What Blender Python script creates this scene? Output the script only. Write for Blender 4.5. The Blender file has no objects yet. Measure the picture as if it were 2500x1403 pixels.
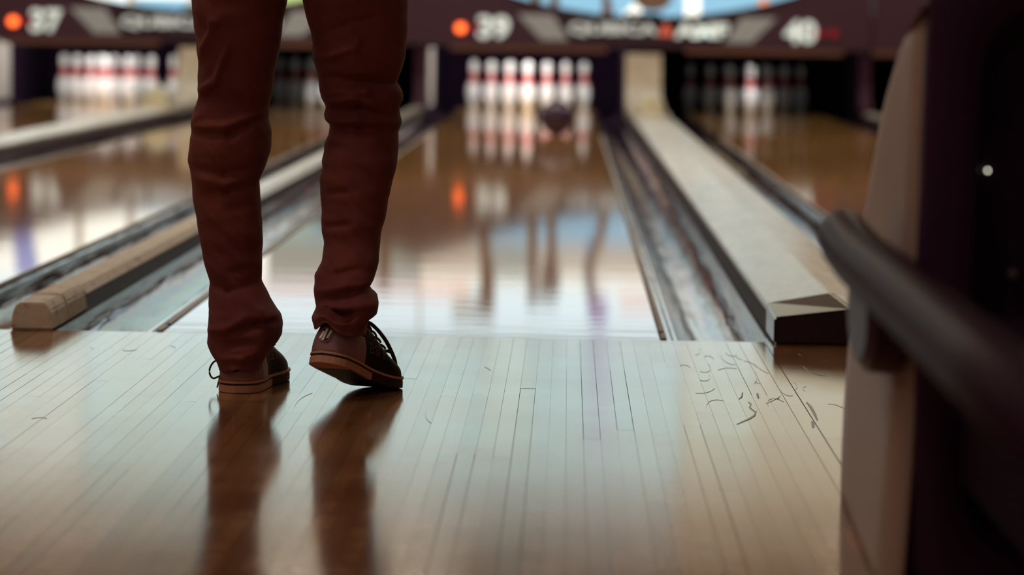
import bpy, bmesh, math, random
from mathutils import Vector, Matrix, noise
random.seed(11)
PI = math.pi
scn = bpy.context.scene
C = scn.collection

# ------------------------------------------------------------------ camera
YAW, PITCH, ROLL = 0.017118, 0.084192, 0.014906
F_ = Vector((-math.sin(YAW) * math.cos(PITCH), math.cos(YAW) * math.cos(PITCH), -math.sin(PITCH)))
R_ = Vector((math.cos(YAW), math.sin(YAW), 0))
U_ = R_.cross(F_)
R2 = R_ * math.cos(ROLL) + U_ * math.sin(ROLL)
U2 = U_ * math.cos(ROLL) - R_ * math.sin(ROLL)
cam_d = bpy.data.cameras.new('camera')
cam = bpy.data.objects.new('camera', cam_d)
C.objects.link(cam)
M = Matrix((R2, U2, -F_)).transposed().to_4x4()
M.translation = Vector((0.3231, -6.4781, 0.6538))
cam.matrix_world = M
cam_d.sensor_width = 36
cam_d.lens = 108.083
cam_d.clip_start = 0.05
cam_d.dof.use_dof = True
cam_d.dof.focus_distance = 5.5
cam_d.dof.aperture_fstop = 3.4
scn.camera = cam

# ------------------------------------------------------------------ world, exposure
w = bpy.data.worlds.new('world')
scn.world = w
w.use_nodes = True
w.node_tree.nodes['Background'].inputs[0].default_value = (0.010, 0.006, 0.012, 1)
w.node_tree.nodes['Background'].inputs[1].default_value = 1.0
vs = scn.view_settings
vs.view_transform = 'Standard'
vs.look = 'None'
vs.exposure = 0.0
vs.gamma = 1.0
vs.use_curve_mapping = False
scn.cycles.use_denoising = True
scn.cycles.max_bounces = 8
scn.cycles.diffuse_bounces = 4
scn.cycles.glossy_bounces = 4

CEIL_L = (5.6, 4.2, 3.3)      # ceiling lamps over the approach and the added rear fill row
LANE_L = (19.5, 15.8, 11.6)    # lamps over the lanes
COVE = 120.0                   # warm wash on the wall above the masks

# ------------------------------------------------------------------ helpers
def mat(name, col, rough=0.5, metal=0.0, spec=0.5, emit=None, coat=0.0, sheen=0.0):
    m = bpy.data.materials.new(name)
    m.use_nodes = True
    b = m.node_tree.nodes['Principled BSDF']
    b.inputs['Base Color'].default_value = (*col, 1)
    b.inputs['Roughness'].default_value = rough
    b.inputs['Metallic'].default_value = metal
    b.inputs['Specular IOR Level'].default_value = spec
    b.inputs['Coat Weight'].default_value = coat
    b.inputs['Coat Roughness'].default_value = 0.05
    b.inputs['Sheen Weight'].default_value = sheen
    if emit:
        b.inputs['Emission Color'].default_value = (*emit, 1)
        b.inputs['Emission Strength'].default_value = 1.0
    return m

def nodes(m):
    return m.node_tree.nodes, m.node_tree.links, m.node_tree.nodes['Principled BSDF']

def noise_tex(m, scale_vec, scale, detail=4, rough=0.6, coord='Object', offs=None):
    N, L, b = nodes(m)
    if coord == 'World':
        g = N.new('ShaderNodeNewGeometry'); src = g.outputs['Position']
    else:
        g = N.new('ShaderNodeTexCoord'); src = g.outputs['Object']
    mp = N.new('ShaderNodeMapping')
    mp.inputs['Scale'].default_value = scale_vec
    L.new(src, mp.inputs[0])
    if offs is not None:
        L.new(offs, mp.inputs['Location'])
    t = N.new('ShaderNodeTexNoise')
    t.inputs['Scale'].default_value = scale
    t.inputs['Detail'].default_value = detail
    t.inputs['Roughness'].default_value = rough
    L.new(mp.outputs[0], t.inputs['Vector'])
    return t

def ramp(m, fac, stops):
    N, L, b = nodes(m)
    r = N.new('ShaderNodeValToRGB')
    e = r.color_ramp.elements
    while len(e) < len(stops):
        e.new(0.5)
    for i, (p, c) in enumerate(stops):
        e[i].position = p
        e[i].color = (*c, 1)
    L.new(fac, r.inputs[0])
    return r

def bump(m, height, strength, dist=0.001, prev=None):
    N, L, b = nodes(m)
    n = N.new('ShaderNodeBump')
    n.inputs['Strength'].default_value = strength
    n.inputs['Distance'].default_value = dist
    L.new(height, n.inputs['Height'])
    if prev is not None:
        L.new(prev.outputs[0], n.inputs['Normal'])
    L.new(n.outputs[0], b.inputs['Normal'])
    return n

def obj(name, verts, faces, material=None, parent=None, smooth=False, loc=None, rot=None):
    me = bpy.data.meshes.new(name)
    me.from_pydata([tuple(v) for v in verts], [], faces)
    me.update()
    if material:
        me.materials.append(material)
    if smooth:
        me.polygons.foreach_set('use_smooth', [True] * len(me.polygons))
    o = bpy.data.objects.new(name, me)
    C.objects.link(o)
    if loc is not None: o.location = loc
    if rot is not None: o.rotation_euler = rot
    if parent: o.parent = parent
    return o

class MB:
    """collects shapes for ONE mesh"""
    def __init__(s): s.v, s.f = [], []
    def add(s, v, f):
        n = len(s.v); s.v += [tuple(p) for p in v]; s.f += [tuple(i + n for i in q) for q in f]; return s
    def box(s, x0, x1, y0, y1, z0, z1):
        return s.add([(x0,y0,z0),(x1,y0,z0),(x1,y1,z0),(x0,y1,z0),(x0,y0,z1),(x1,y0,z1),(x1,y1,z1),(x0,y1,z1)],
                     [(0,3,2,1),(4,5,6,7),(0,1,5,4),(1,2,6,5),(2,3,7,6),(3,0,4,7)])
    def prism_y(s, pts, y0, y1):
        """closed outline pts (x,z) extruded along y"""
        n = len(pts)
        v = [(x, y0, z) for x, z in pts] + [(x, y1, z) for x, z in pts]
        f = [tuple(range(n)), tuple(range(2 * n - 1, n - 1, -1))]
        f += [(i, i + n, (i + 1) % n + n, (i + 1) % n) for i in range(n)]
        return s.add(v, f)
    def prism_x(s, pts, x0, x1):
        n = len(pts)
        v = [(x0, y, z) for y, z in pts] + [(x1, y, z) for y, z in pts]
        f = [tuple(range(n)), tuple(range(2 * n - 1, n - 1, -1))]
        f += [(i, i + n, (i + 1) % n + n, (i + 1) % n) for i in range(n)]
        return s.add(v, f)
    def tube(s, pts, r, seg=10, caps=True):
        pts = [Vector(p) for p in pts]
        rr = r if isinstance(r, (list, tuple)) else [r] * len(pts)
        rings = []
        up = Vector((0, 0, 1))
        for i, p in enumerate(pts):
            t = (pts[min(i + 1, len(pts) - 1)] - pts[max(i - 1, 0)]).normalized()
            a = t.cross(up)
            if a.length < 1e-4: a = t.cross(Vector((0, 1, 0)))
            a.normalize(); b2 = a.cross(t).normalized()
            rings.append([p + (a * math.cos(2*PI*k/seg) + b2 * math.sin(2*PI*k/seg)) * rr[i] for k in range(seg)])
        return s.loft(rings, caps)
    def loft(s, rings, caps=True):
        n = len(rings[0]); v = [p for r in rings for p in r]; f = []
        for i in range(len(rings) - 1):
            for k in range(n):
                f.append((i*n + k, i*n + (k+1) % n, (i+1)*n + (k+1) % n, (i+1)*n + k))
        if caps:
            f.append(tuple(range(n - 1, -1, -1)))
            f.append(tuple((len(rings)-1)*n + k for k in range(n)))
        return s.add(v, f)
    def lathe(s, prof, seg=24, c=(0, 0, 0)):
        rings = [[(c[0] + r*math.cos(2*PI*k/seg), c[1] + r*math.sin(2*PI*k/seg), c[2] + z) for k in range(seg)] for r, z in prof]
        return s.loft(rings)
    def sphere(s, c, r, seg=24, rg=14, sc=(1, 1, 1)):
        rings = []
        for i in range(1, rg):
            t = PI * i / rg
            rings.append([(c[0]+sc[0]*r*math.sin(t)*math.cos(2*PI*k/seg), c[1]+sc[1]*r*math.sin(t)*math.sin(2*PI*k/seg), c[2]-sc[2]*r*math.cos(t)) for k in range(seg)])
        return s.loft(rings)
    def build(s, name, material, parent=None, smooth=False, loc=None, rot=None, fix=True):
        o = obj(name, s.v, s.f, material, parent, smooth, loc, rot)
        if fix:
            bm = bmesh.new(); bm.from_mesh(o.data)
            bmesh.ops.recalc_face_normals(bm, faces=bm.faces)
            bm.to_mesh(o.data); bm.free()
        return o

def bevel(o, wd, seg=2):
    bm = bmesh.new(); bm.from_mesh(o.data)
    bmesh.ops.bevel(bm, geom=bm.edges[:], offset=wd, segments=seg, affect='EDGES', clamp_overlap=True)
    bm.to_mesh(o.data); bm.free()
    return o

def empty(name, loc=(0, 0, 0), rz=0):
    o = bpy.data.objects.new(name, None)
    o.empty_display_size = 0.1
    C.objects.link(o); o.location = loc; o.rotation_euler = (0, 0, rz)
    return o

def tag(o, label=None, cat=None, group=None, kind=None):
    if label: o['label'] = label
    if cat: o['category'] = cat
    if group: o['group'] = group
    if kind: o['kind'] = kind
    return o

def text(name, body, size, material, parent, loc, rot=(PI/2, 0, 0), bold=0.0, depth=0.004, width=None, height=None, align='CENTER'):
    cu = bpy.data.curves.new(name + '_curve', 'FONT')
    cu.body = body; cu.size = size; cu.align_x = align; cu.align_y = 'CENTER'
    cu.extrude = depth; cu.offset = bold; cu.resolution_u = 3
    t = bpy.data.objects.new(name + '_tmp', cu); C.objects.link(t)
    dg = bpy.context.evaluated_depsgraph_get()
    me = bpy.data.meshes.new_from_object(t.evaluated_get(dg))
    bpy.data.objects.remove(t); bpy.data.curves.remove(cu)
    xs = [v.co.x for v in me.vertices]; ys = [v.co.y for v in me.vertices]
    cx, cy = (min(xs) + max(xs)) / 2, (min(ys) + max(ys)) / 2
    sx = width / (max(xs) - min(xs)) if width else 1
    sy = height / (max(ys) - min(ys)) if height else 1
    for v in me.vertices:
        v.co.x = (v.co.x - cx) * sx; v.co.y = (v.co.y - cy) * sy
    me.name = name
    me.materials.clear(); me.materials.append(material)
    o = bpy.data.objects.new(name, me); C.objects.link(o)
    o.location = loc; o.rotation_euler = rot
    if parent: o.parent = parent
    return o

# ------------------------------------------------------------------ materials
def wood_floor():
    m = mat('maple_planks', (0.5, 0.28, 0.15), 0.22)
    N, L, b = nodes(m)
    oi = N.new('ShaderNodeObjectInfo')
    sc = N.new('ShaderNodeVectorMath'); sc.operation = 'SCALE'; sc.inputs['Scale'].default_value = 37.0
    cx = N.new('ShaderNodeCombineXYZ')
    for i in range(3): L.new(oi.outputs['Random'], cx.inputs[i])
    L.new(cx.outputs[0], sc.inputs[0])
    g = noise_tex(m, (70, 2.2, 1), 1.0, 6, 0.65, 'World', sc.outputs[0])
    r = ramp(m, g.outputs['Fac'], [(0.25, (0.33, 0.160, 0.066)), (0.55, (0.42, 0.222, 0.096)), (0.8, (0.48, 0.268, 0.124))])
    hsv = N.new('ShaderNodeHueSaturation')
    mr = N.new('ShaderNodeMapRange'); mr.inputs[3].default_value = 0.76; mr.inputs[4].default_value = 1.18
    L.new(oi.outputs['Random'], mr.inputs[0]); L.new(mr.outputs[0], hsv.inputs['Value'])
    L.new(r.outputs[0], hsv.inputs['Color'])
    # worn patches and dirt
    d = noise_tex(m, (1.5, 1.5, 1), 2.2, 5, 0.7, 'World')
    dr = ramp(m, d.outputs['Fac'], [(0.36, (0.62, 0.52, 0.44)), (0.60, (1, 1, 1))])
    mx = N.new('ShaderNodeMix'); mx.data_type = 'RGBA'; mx.blend_type = 'MULTIPLY'; mx.inputs[0].default_value = 1
    L.new(hsv.outputs[0], mx.inputs['A']); L.new(dr.outputs[0], mx.inputs['B'])
    # fine scuffs running across the boards
    s1 = noise_tex(m, (6.0, 60.0, 1), 1.6, 6, 0.75, 'World')
    sr = ramp(m, s1.outputs['Fac'], [(0.30, (0.50, 0.40, 0.33)), (0.44, (1, 1, 1))])
    mx2 = N.new('ShaderNodeMix'); mx2.data_type = 'RGBA'; mx2.blend_type = 'MULTIPLY'; mx2.inputs[0].default_value = 0.8
    L.new(mx.outputs['Result'], mx2.inputs['A']); L.new(sr.outputs[0], mx2.inputs['B'])
    L.new(mx2.outputs['Result'], b.inputs['Base Color'])
    rr = N.new('ShaderNodeMapRange'); rr.inputs[3].default_value = 0.07; rr.inputs[4].default_value = 0.16
    L.new(d.outputs['Fac'], rr.inputs[0]); L.new(rr.outputs[0], b.inputs['Roughness'])
    b.inputs['IOR'].default_value = 1.5
    sv = N.new('ShaderNodeMapRange'); sv.inputs[3].default_value = 0.34; sv.inputs[4].default_value = 0.62
    wn = N.new('ShaderNodeTexWhiteNoise'); wn.noise_dimensions = '1D'; L.new(oi.outputs['Random'], wn.inputs['W'])
    L.new(wn.outputs['Value'], sv.inputs[0]); L.new(sv.outputs[0], b.inputs['Specular IOR Level'])
    b1 = bump(m, s1.outputs['Fac'], 0.08, 0.0005)
    bump(m, g.outputs['Fac'], 0.03, 0.0003, b1)
    return m

def lane_wood():
    m = mat('oiled_lane', (0.36, 0.17, 0.07), 0.05)
    N, L, b = nodes(m)
    g = noise_tex(m, (38, 0.15, 1), 1.0, 3, 0.5, 'World')
    r = ramp(m, g.outputs['Fac'], [(0.3, (0.50, 0.28, 0.095)), (0.7, (0.62, 0.37, 0.14))])
    L.new(r.outputs[0], b.inputs['Base Color'])
    b.inputs['IOR'].default_value = 1.5
    t = noise_tex(m, (1.6, 7.0, 1), 1.5, 3, 0.5, 'World')
    bump(m, t.outputs['Fac'], 0.16, 0.002)
    return m

def gutter_mat():
    m = mat('gutter_plastic', (0.045, 0.024, 0.034), 0.10, spec=0.2)
    t = noise_tex(m, (22, 1.3, 22), 1.2, 3, 0.5, 'World')
    bump(m, t.outputs['Fac'], 0.55, 0.01)
    return m

def cap_mat():
    m = mat('cap_cream', (0.8, 0.78, 0.7), 0.22, spec=.8)
    N, L, b = nodes(m)
    t = noise_tex(m, (6, 1.2, 6), 2.0, 6, 0.7, 'World')
    r = ramp(m, t.outputs['Fac'], [(0.3, (0.64, 0.62, 0.53)), (0.6, (0.82, 0.82, 0.76))])
    L.new(r.outputs[0], b.inputs['Base Color'])
    return m

def oldwood_mat():
    m = mat('cap_worn_wood', (0.55, 0.40, 0.25), 0.5)
    N, L, b = nodes(m)
    t = noise_tex(m, (14, 14, 26), 1.3, 6, 0.75, 'World')
    r = ramp(m, t.outputs['Fac'], [(0.34, (0.16, 0.08, 0.06)), (0.42, (0.82, 0.73, 0.56)), (0.65, (0.93, 0.89, 0.73))])
    L.new(r.outputs[0], b.inputs['Base Color'])
    bump(m, t.outputs['Fac'], 0.3, 0.003)
    return m

def trouser_mat():
    m = mat('brown_twill', (0.20, 0.062, 0.045), 0.8, spec=0.2, sheen=0.1)
    N, L, b = nodes(m)
    t = noise_tex(m, (1, 1, 1), 9.0, 4, 0.6)
    r = ramp(m, t.outputs['Fac'], [(0.3, (0.175, 0.040, 0.050)), (0.7, (0.255, 0.068, 0.050))])
    L.new(r.outputs[0], b.inputs['Base Color'])
    wv = noise_tex(m, (1, 1, 1.6), 900, 2, 0.5)
    b1 = bump(m, wv.outputs['Fac'], 0.25, 0.0006)
    t2 = noise_tex(m, (1, 1, 2.2), 30, 3, 0.5)
    bump(m, t2.outputs['Fac'], 0.25, 0.004, b1)
    return m

def leather(name, col, rough, bs=0.25):
    m = mat(name, col, rough)
    t = noise_tex(m, (1, 1, 1), 420, 3, 0.6)
    bump(m, t.outputs['Fac'], bs, 0.0006)
    return m

FLOORW = wood_floor()
LANE = lane_wood()
GUT = gutter_mat()
CAP = cap_mat()
OLDW = oldwood_mat()
TROU = trouser_mat()
DARK = mat('dark_plastic', (0.060, 0.020, 0.062), 0.45, spec=.25)
SIDEB = mat('division_side', (0.055, 0.028, 0.040), 0.45, spec=.3)
DARKG = mat('dark_gloss_plastic', (0.030, 0.013, 0.030), 0.16)
PITM = mat('pit_black', (0.014, 0.005, 0.017), 0.9, spec=.1)
SUB = mat('dark_subfloor', (0.09, 0.035, 0.03), 0.9)
KICK = mat('kick_plate_grey', (0.42, 0.39, 0.36), 0.5)
BAR = mat('mask_dark', (0.085, 0.038, 0.085), 0.4)
BAR2 = mat('mask_darker', (0.034, 0.014, 0.036), 0.4)
GREYP = mat('mask_grey', (0.36, 0.36, 0.36), 0.4, emit=(0.09, 0.105, 0.105))
LIP = mat('mask_lip_brown', (0.22, 0.11, 0.09), 0.45)
NUM = mat('number_white', (0.8, 0.8, 0.8), 0.5, emit=(0.46, 0.56, 0.52))
LETT = mat('letter_white', (0.6, 0.6, 0.6), 0.5, emit=(0.30, 0.36, 0.35))
TRI = mat('logo_red', (0.7, 0.1, 0.06), 0.5, emit=(0.42, 0.09, 0.05))
LED_ON = mat('led_orange_on', (0.9, 0.2, 0.05), 0.4, emit=(3.2, 0.42, 0.08))
LED_OFF = mat('led_red_dim', (0.3, 0.01, 0.02), 0.4, emit=(0.16, 0.004, 0.012))
PINW = mat('pin_white', (0.84, 0.83, 0.82), 0.22)
PINR = mat('pin_red', (0.62, 0.025, 0.022), 0.25)
WALLM = mat('wall_tan', (0.52, 0.36, 0.24), 0.8)
CEILM = mat('ceiling_tile', (0.26, 0.19, 0.15), 0.9)
CARPET = mat('carpet_dark', (0.05, 0.025, 0.035), 0.95)
FRAME = mat('lamp_frame', (0.5, 0.5, 0.5), 0.5)

# ------------------------------------------------------------------ room shell
def struct(o): return tag(o, kind='structure')
XL, XR, YB, ZC = -9.0, 7.5, -11.0, 3.45
struct(MB().box(XL - .15, XL, YB, 17.6, -.3, ZC).build('wall_left', WALLM))
struct(MB().box(XR, XR + .15, YB, 17.6, -.3, ZC).build('wall_right', WALLM))
struct(MB().box(XL, XR, YB - .15, YB, -.3, ZC).build('wall_rear', WALLM))
struct(MB().box(XL, XR, 17.51, 17.65, .80, ZC).build('wall_front', WALLM))
struct(MB().box(XL - .15, XR + .15, YB - .15, 17.65, ZC, ZC + .12).build('ceiling', CEILM))
struct(MB().box(XL, XR, 20.2, 20.3, -.4, .95).build('wall_pit', PITM))
struct(MB().box(XL, XR, 17.65, 20.3, .95, 1.0).build('trim_1', PITM))
struct(MB().box(XL, XR, 19.4, 20.2, -.4, -.3).build('trim_2', PITM))
struct(MB().box(XL, XR, YB, -4.6, -.06, -.002).build('trim_3', CARPET))

floor = struct(MB().box(XL, XR, -4.6, 0, -.08, -.0045).build('floor', SUB))

# approach planks: narrow maple boards, wide boards by the ball return
plank_me = MB().box(0, 1, 0, 1, -.02, 0)
pm = bpy.data.meshes.new('plank')
pm.from_pydata(plank_me.v, [], plank_me.f); pm.update(); pm.materials.append(FLOORW)
rest = MB()
npl = 0
def in_view(x0, x1, y0, y1):
    if y1 < -2.95: return False
    # left and right limits of the frame on the floor, a little wider
    yl = max(y0, -2.95)
    lim_l = -0.93 + 0.205 * max(0, -y1)
    lim_l2 = -0.93 + 0.205 * max(0, -yl)
    return x1 > min(lim_l, lim_l2) - .01 and x0 < 0.96
def plank(x0, x1, y0, y1, gap, ge):
    global npl
    dz = random.uniform(-.0001, .0)
    if in_view(x0, x1, y0, y1) and npl < 300:
        o = bpy.data.objects.new('plank', pm); C.objects.link(o)
        o.parent = floor
        o.location = (x0 + gap / 2, y0 + ge / 2, dz)
        o.scale = (x1 - x0 - gap, y1 - y0 - ge, 1)
        o.rotation_euler = (random.gauss(0, .00005), random.gauss(0, .0018), 0)
        npl += 1
    else:
        rest.box(x0 + gap/2, x1 - gap/2, y0 + ge/2, y1 - ge/2, -.02, dz)
WB = 0.0279
SEAM = 0.748
k = 0
x = SEAM
cols = []
while x > -5.2:
    cols.append((x - WB, x)); x -= WB
for (a, b) in cols:
    y = 0.0
    gap = random.choice([.0003, .0004, .0005, .0006, .0008, .0016])
    if abs(b - SEAM) < 1e-6: gap = .002
    first = True
    while y > -4.6:
        ln = random.choice([.9, 1.3, 1.7, 2.2, 2.7]) * random.uniform(.85, 1.15)
        if first: ln *= random.uniform(.25, 1); first = False
        y2 = max(-4.6, y - ln)
        if y2 < -4.3: y2 = -4.6
        plank(a, b, y2, y, gap if abs(b - SEAM) < 1e-6 else random.choice([.0001, .0002, .0002, .0003, .0004, .0005, .0007, .0014]), .0001)
        y = y2
for i in range(38):
    a = SEAM + i * .152; b = a + .152
    y = 0
    ys = [0, -1.537, -3.1, -4.6] if i % 2 == 0 else [0, -.7, -2.3, -3.8, -4.6]
    for q in range(len(ys) - 1):
        plank(a, b, ys[q + 1], ys[q], .0016, .002)
tag(rest.build('plank_field', FLOORW, floor, fix=False), kind='stuff')
print('planks', npl)

# dark scuff marks on the approach
SCUFF = mat('scuff_rubber', (0.17, 0.07, 0.045), 0.3)
SCUFF2 = mat('scuff_faint', (0.26, 0.125, 0.065), 0.2)
def scuff(pts, wd, m=None):
    P = [Vector((x, y, 0)) for x, y in pts]
    L_, R__ = [], []
    n = len(P)
    for i, p in enumerate(P):
        t = (P[min(i+1, n-1)] - P[max(i-1, 0)]).normalized()
        s = Vector((-t.y, t.x, 0)) * wd * (0.25 + math.sin(PI * (i + .3) / (n - .4)) * .75)
        L_.append(p + s); R__.append(p - s)
    mb = MB()
    v = [(q.x, q.y, .0006) for q in L_] + [(q.x, q.y, .0006) for q in R__]
    v += [(q[0], q[1], 0.0001) for q in v]
    f = [(i, i+1, n+i+1, n+i) for i in range(n-1)]
    f += [(2*n+i, i, i+1, 2*n+i+1) for i in range(n-1)] + [(n+i, 3*n+i, 3*n+i+1, n+i+1) for i in range(n-1)]
    mb.add(v, f)
    return mb.build('scuff_mark', m or SCUFF, floor)
scuff([(.615, -1.375), (.625, -1.345), (.640, -1.30), (.652, -1.25), (.658, -1.19)], .0022)
scuff([(.638, -1.02), (.645, -.985), (.648, -.945), (.650, -.915)], .0016)
scuff([(.674, -1.00), (.675, -.96), (.676, -.925)], .0022)
scuff([(.655, -1.20), (.650, -1.14), (.655, -1.09), (.652, -1.06)], .0012)
scuff([(.755, -1.30), (.757, -1.22), (.758, -1.12), (.756, -1.05)], .0028)
scuff([(.740, -1.40), (.743, -1.36), (.7445, -1.32)], .003)
rs = random.Random(5)
for i in range(40):
    near = i < 30
    cx, cy = (rs.uniform(.57, .93), rs.uniform(-1.2, -.2)) if near else (rs.uniform(-.75, .4), rs.uniform(-1.5, -.15))
    a = rs.uniform(0, 2 * PI); ln = rs.uniform(.012, .045); cv = rs.uniform(-2.8, 2.8)
    pts = []
    for q in range(8):
        pts.append((cx, cy)); cx += math.cos(a) * ln / 7; cy += math.sin(a) * ln / 7 * 6.5; a += cv / 7
    scuff(pts, rs.uniform(.00014, .00034), SCUFF2)

# ------------------------------------------------------------------ lanes
LC = {36: -5.022, 37: -3.408, 38: -1.614, 39: 0.0, 40: 1.794, 41: 3.408}
HW, GW = 0.527, 0.235
PIT_Y = 19.45
for n, cx in LC.items():
    o = MB().box(cx - HW, cx + HW, 0.003, PIT_Y, -.12, 0).build('bowling_lane', LANE)
    tag(o, {36: 'oiled wooden lane at the far left edge', 37: 'oiled wooden left lane numbered 37, leading to the brightly lit full rack',
            38: 'oiled wooden lane numbered 38 with dim pins, seen between the legs', 39: 'oiled wooden centre lane numbered 39 with the dark ball rolling on it',
            40: 'oiled wooden right lane numbered 40, leading to the dim pins', 41: 'oiled wooden lane hidden behind the ball return at far right'}[n], 'lane')
WHICH = {36: 'far left edge lane', 37: 'brightly lit left lane', 38: 'dim lane behind legs', 39: 'centre lane', 40: 'dim right lane', 41: 'far right lane'}

def gutter(n, side):
    cx = LC[n]
    pts = []
    e = HW
    prof = [(e + .0025, -.002), (e + .016, -.002), (e + .019, -.012), (e + .028, -.012), (e + .031, -.004), (e + .038, -.004)]
    c0, rx = e + .038 + .096, .096
    for i in range(1, 17):
        t = PI + PI * i / 17
        prof.append((c0 + rx * math.cos(t), -.004 + .088 * math.sin(t)))
    prof += [(e + .230, -.002), (e + .2345, -.002), (e + .2345, -.11), (e + .0025, -.11)]
    pr = [(cx + side * a, z) for a, z in prof]
    if side < 0: pr = pr[::-1]
    o = MB().prism_y(pr, .003, PIT_Y).build('lane_gutter', GUT)
    # smooth only the trough
    for p in o.data.polygons:
        p.use_smooth = abs(p.normal.y) < .5
    mod = o.modifiers.new('edge', 'EDGE_SPLIT'); mod.split_angle = math.radians(35)
    # bumper track clips along the lane edge
    tag(o, 'glossy dark gutter along the %s edge of the %s' % ('left' if side < 0 else 'right', WHICH[n]), 'gutter')
    for (ya, yb) in ((.02, .13), (.17, 6.2), (6.24, 12.4)):
        a = cx + side * (e + .004); b = cx + side * (e + .015)
        MB().box(min(a, b), max(a, b), ya, yb, -.004, .003).build('bumper_strip', KICK, o)
for n in LC:
    if n > 36: gutter(n, -1)
    if n < 41: gutter(n, 1)

# ------------------------------------------------------------------ division capping
def narrow_cap(xc, label):
    """narrow wooden division between two pairs of lanes"""
    t = empty('division_cap', (xc, 0, 0))
    hw = .0445
    MB().box(-hw + .001, hw - .001, .47, 17.0, -.11, .036).build('side_board', SIDEB, t)
    def sec(z0, z1, i): return [(-hw, z0), (hw, z0), (hw - .004, z1 - .016), (hw - .014, z1), (-hw + .014, z1), (-hw + .004, z1 - .016)]
    y = .47
    lens = [3.6, 4.4, 4.4, 3.9]
    for ln in lens:
        o = MB().prism_y(sec(.037, .056, 0), y + .002, min(y + ln, 16.9)).build('cap_board', OLDW if y < 1 else CAP, t)
        bevel(o, .003, 2); y += ln
    b = MB().prism_y([(-.0465, .0005), (.0465, .0005), (.040, .040), (.030, .058), (-.030, .058), (-.040, .040)], 0, .20).build('end_block', OLDW, t)
    bevel(b, .004, 2); b['label'] = 'worn cream wooden end block'
    b2 = MB().prism_y([(-.0465, .0005), (.0465, .0005), (.042, .042), (.032, .060), (-.032, .060), (-.042, .042)], .206, .465).build('end_block', OLDW, t)
    bevel(b2, .004, 2)
    # upturned end by the pit
    up = [(16.9, .03), (16.9, .058), (17.0, .07), (17.08, .10), (17.13, .16), (17.15, .25), (17.155, .50), (17.2, .50), (17.2, .03)]
    MB().prism_x(up, -hw, hw).build('upturned_end', DARK, t)
    return tag(t, label, 'division')

def wide_cap(xc, label):
    t = empty('ball_return_division', (xc, 0, 0))
    hw = .1335
    MB().box(-hw + .001, hw - .001, .02, 17.0, -.11, .045).build('side_board', SIDEB, t)
    y = .2
    for ln in [2.45, 4.6, 4.6, 2.9]:
        y2 = y + ln
        o = MB().prism_y([(-hw, .046), (hw, .046), (hw, .062), (0.005, .086), (-hw, .062)], y + .003, y2).build('cap_panel', CAP, t)
        bevel(o, .003, 2); y = y2
    # black moulded end box with a sloping top
    fr = [(-hw, .001), (hw, .001), (hw, .058), (.03, .078), (-hw, .058)]
    bk = [(-hw, .001), (hw, .001), (hw, .066), (0.005, .091), (-hw, .066)]
    y0, y1 = -.055, .2
    v = [(a, y0, z) for a, z in fr] + [(a, y1, z) for a, z in bk]
    mb = MB().add(v, [(0, 1, 2, 3, 4), (9, 8, 7, 6, 5)] + [(i, i + 5, (i + 1) % 5 + 5, (i + 1) % 5) for i in range(5)])
    e = mb.build('end_box', DARKG, t); bevel(e, .005, 3); e['label'] = 'black glossy moulded end box'
    # rounded hood where the ball lift track dives under the cap
    h = MB()
    rings = []
    for i in range(13):
        s = i / 12
        yy = 14.55 + .55 * s
        zz = .05 + .175 * math.sin(PI * min(1, s * 1.15 + .06)) ** .55 if s < .9 else .07
        ww = .088 + .02 * math.sin(PI * s)
        ring = []
        for q in range(13):
            a = PI * q / 12
            ring.append((ww * math.cos(a), yy, .04 + max(.01, zz - .04) * math.sin(a) ** .7))
        rings.append(ring)
    h.loft(rings); h.build('track_hood', HOOD, t, smooth=True)
    up = [(14.75, .03), (14.75, .080), (15.9, .085), (16.5, .10), (16.75, .15), (16.9, .24), (16.97, .36), (17.0, .47), (17.2, .47), (17.2, .03)]
    MB().prism_x(up, -hw, hw).build('upturned_end', CAP, t)
    return tag(t, label, 'division')
HOOD = mat('hood_cream', (0.85, 0.84, 0.62), 0.3)
narrow_cap(-4.215, 'narrow cream division at far left of lane 37')
narrow_cap(-0.807, 'narrow worn wooden division left of lane 39 with a chipped end block')
narrow_cap(2.601, 'narrow division at right of lane 40, behind the ball return')
wide_cap(-2.511, 'wide pale division between lanes 37 and 38')
wide_cap(0.897, 'wide pale ridged division right of lane 39 ending in a black box')

# kickback walls of the pits
def kickback(xc, hw, label, plates):
    o = MB().box(xc - hw, xc + hw, 17.21, 20.2, -.3, .78).build('kickback_wall', PITM)
    tag(o, label, 'partition')
    for s in plates:
        a = xc + s * hw; b = xc + s * (hw + .006)
        MB().box(min(a, b), max(a, b), 17.25, 18.25, .03, .49).build('kick_plate', KICK, o)
kickback(-4.215, .0445, 'dark pit wall with grey kick plate left of the lane 37 pins', [1])
kickback(-0.807, .0445, 'dark pit wall with grey kick plate between lanes 38 and 39', [1])
kickback(2.601, .0445, 'dark pit wall at the right of the lane 40 pins', [])
kickback(-2.511, .1335, 'broad dark pit wall between the lane 37 and lane 38 pins', [])
kickback(0.897, .1335, 'broad dark pit wall between the lane 39 and lane 40 pins', [])

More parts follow.
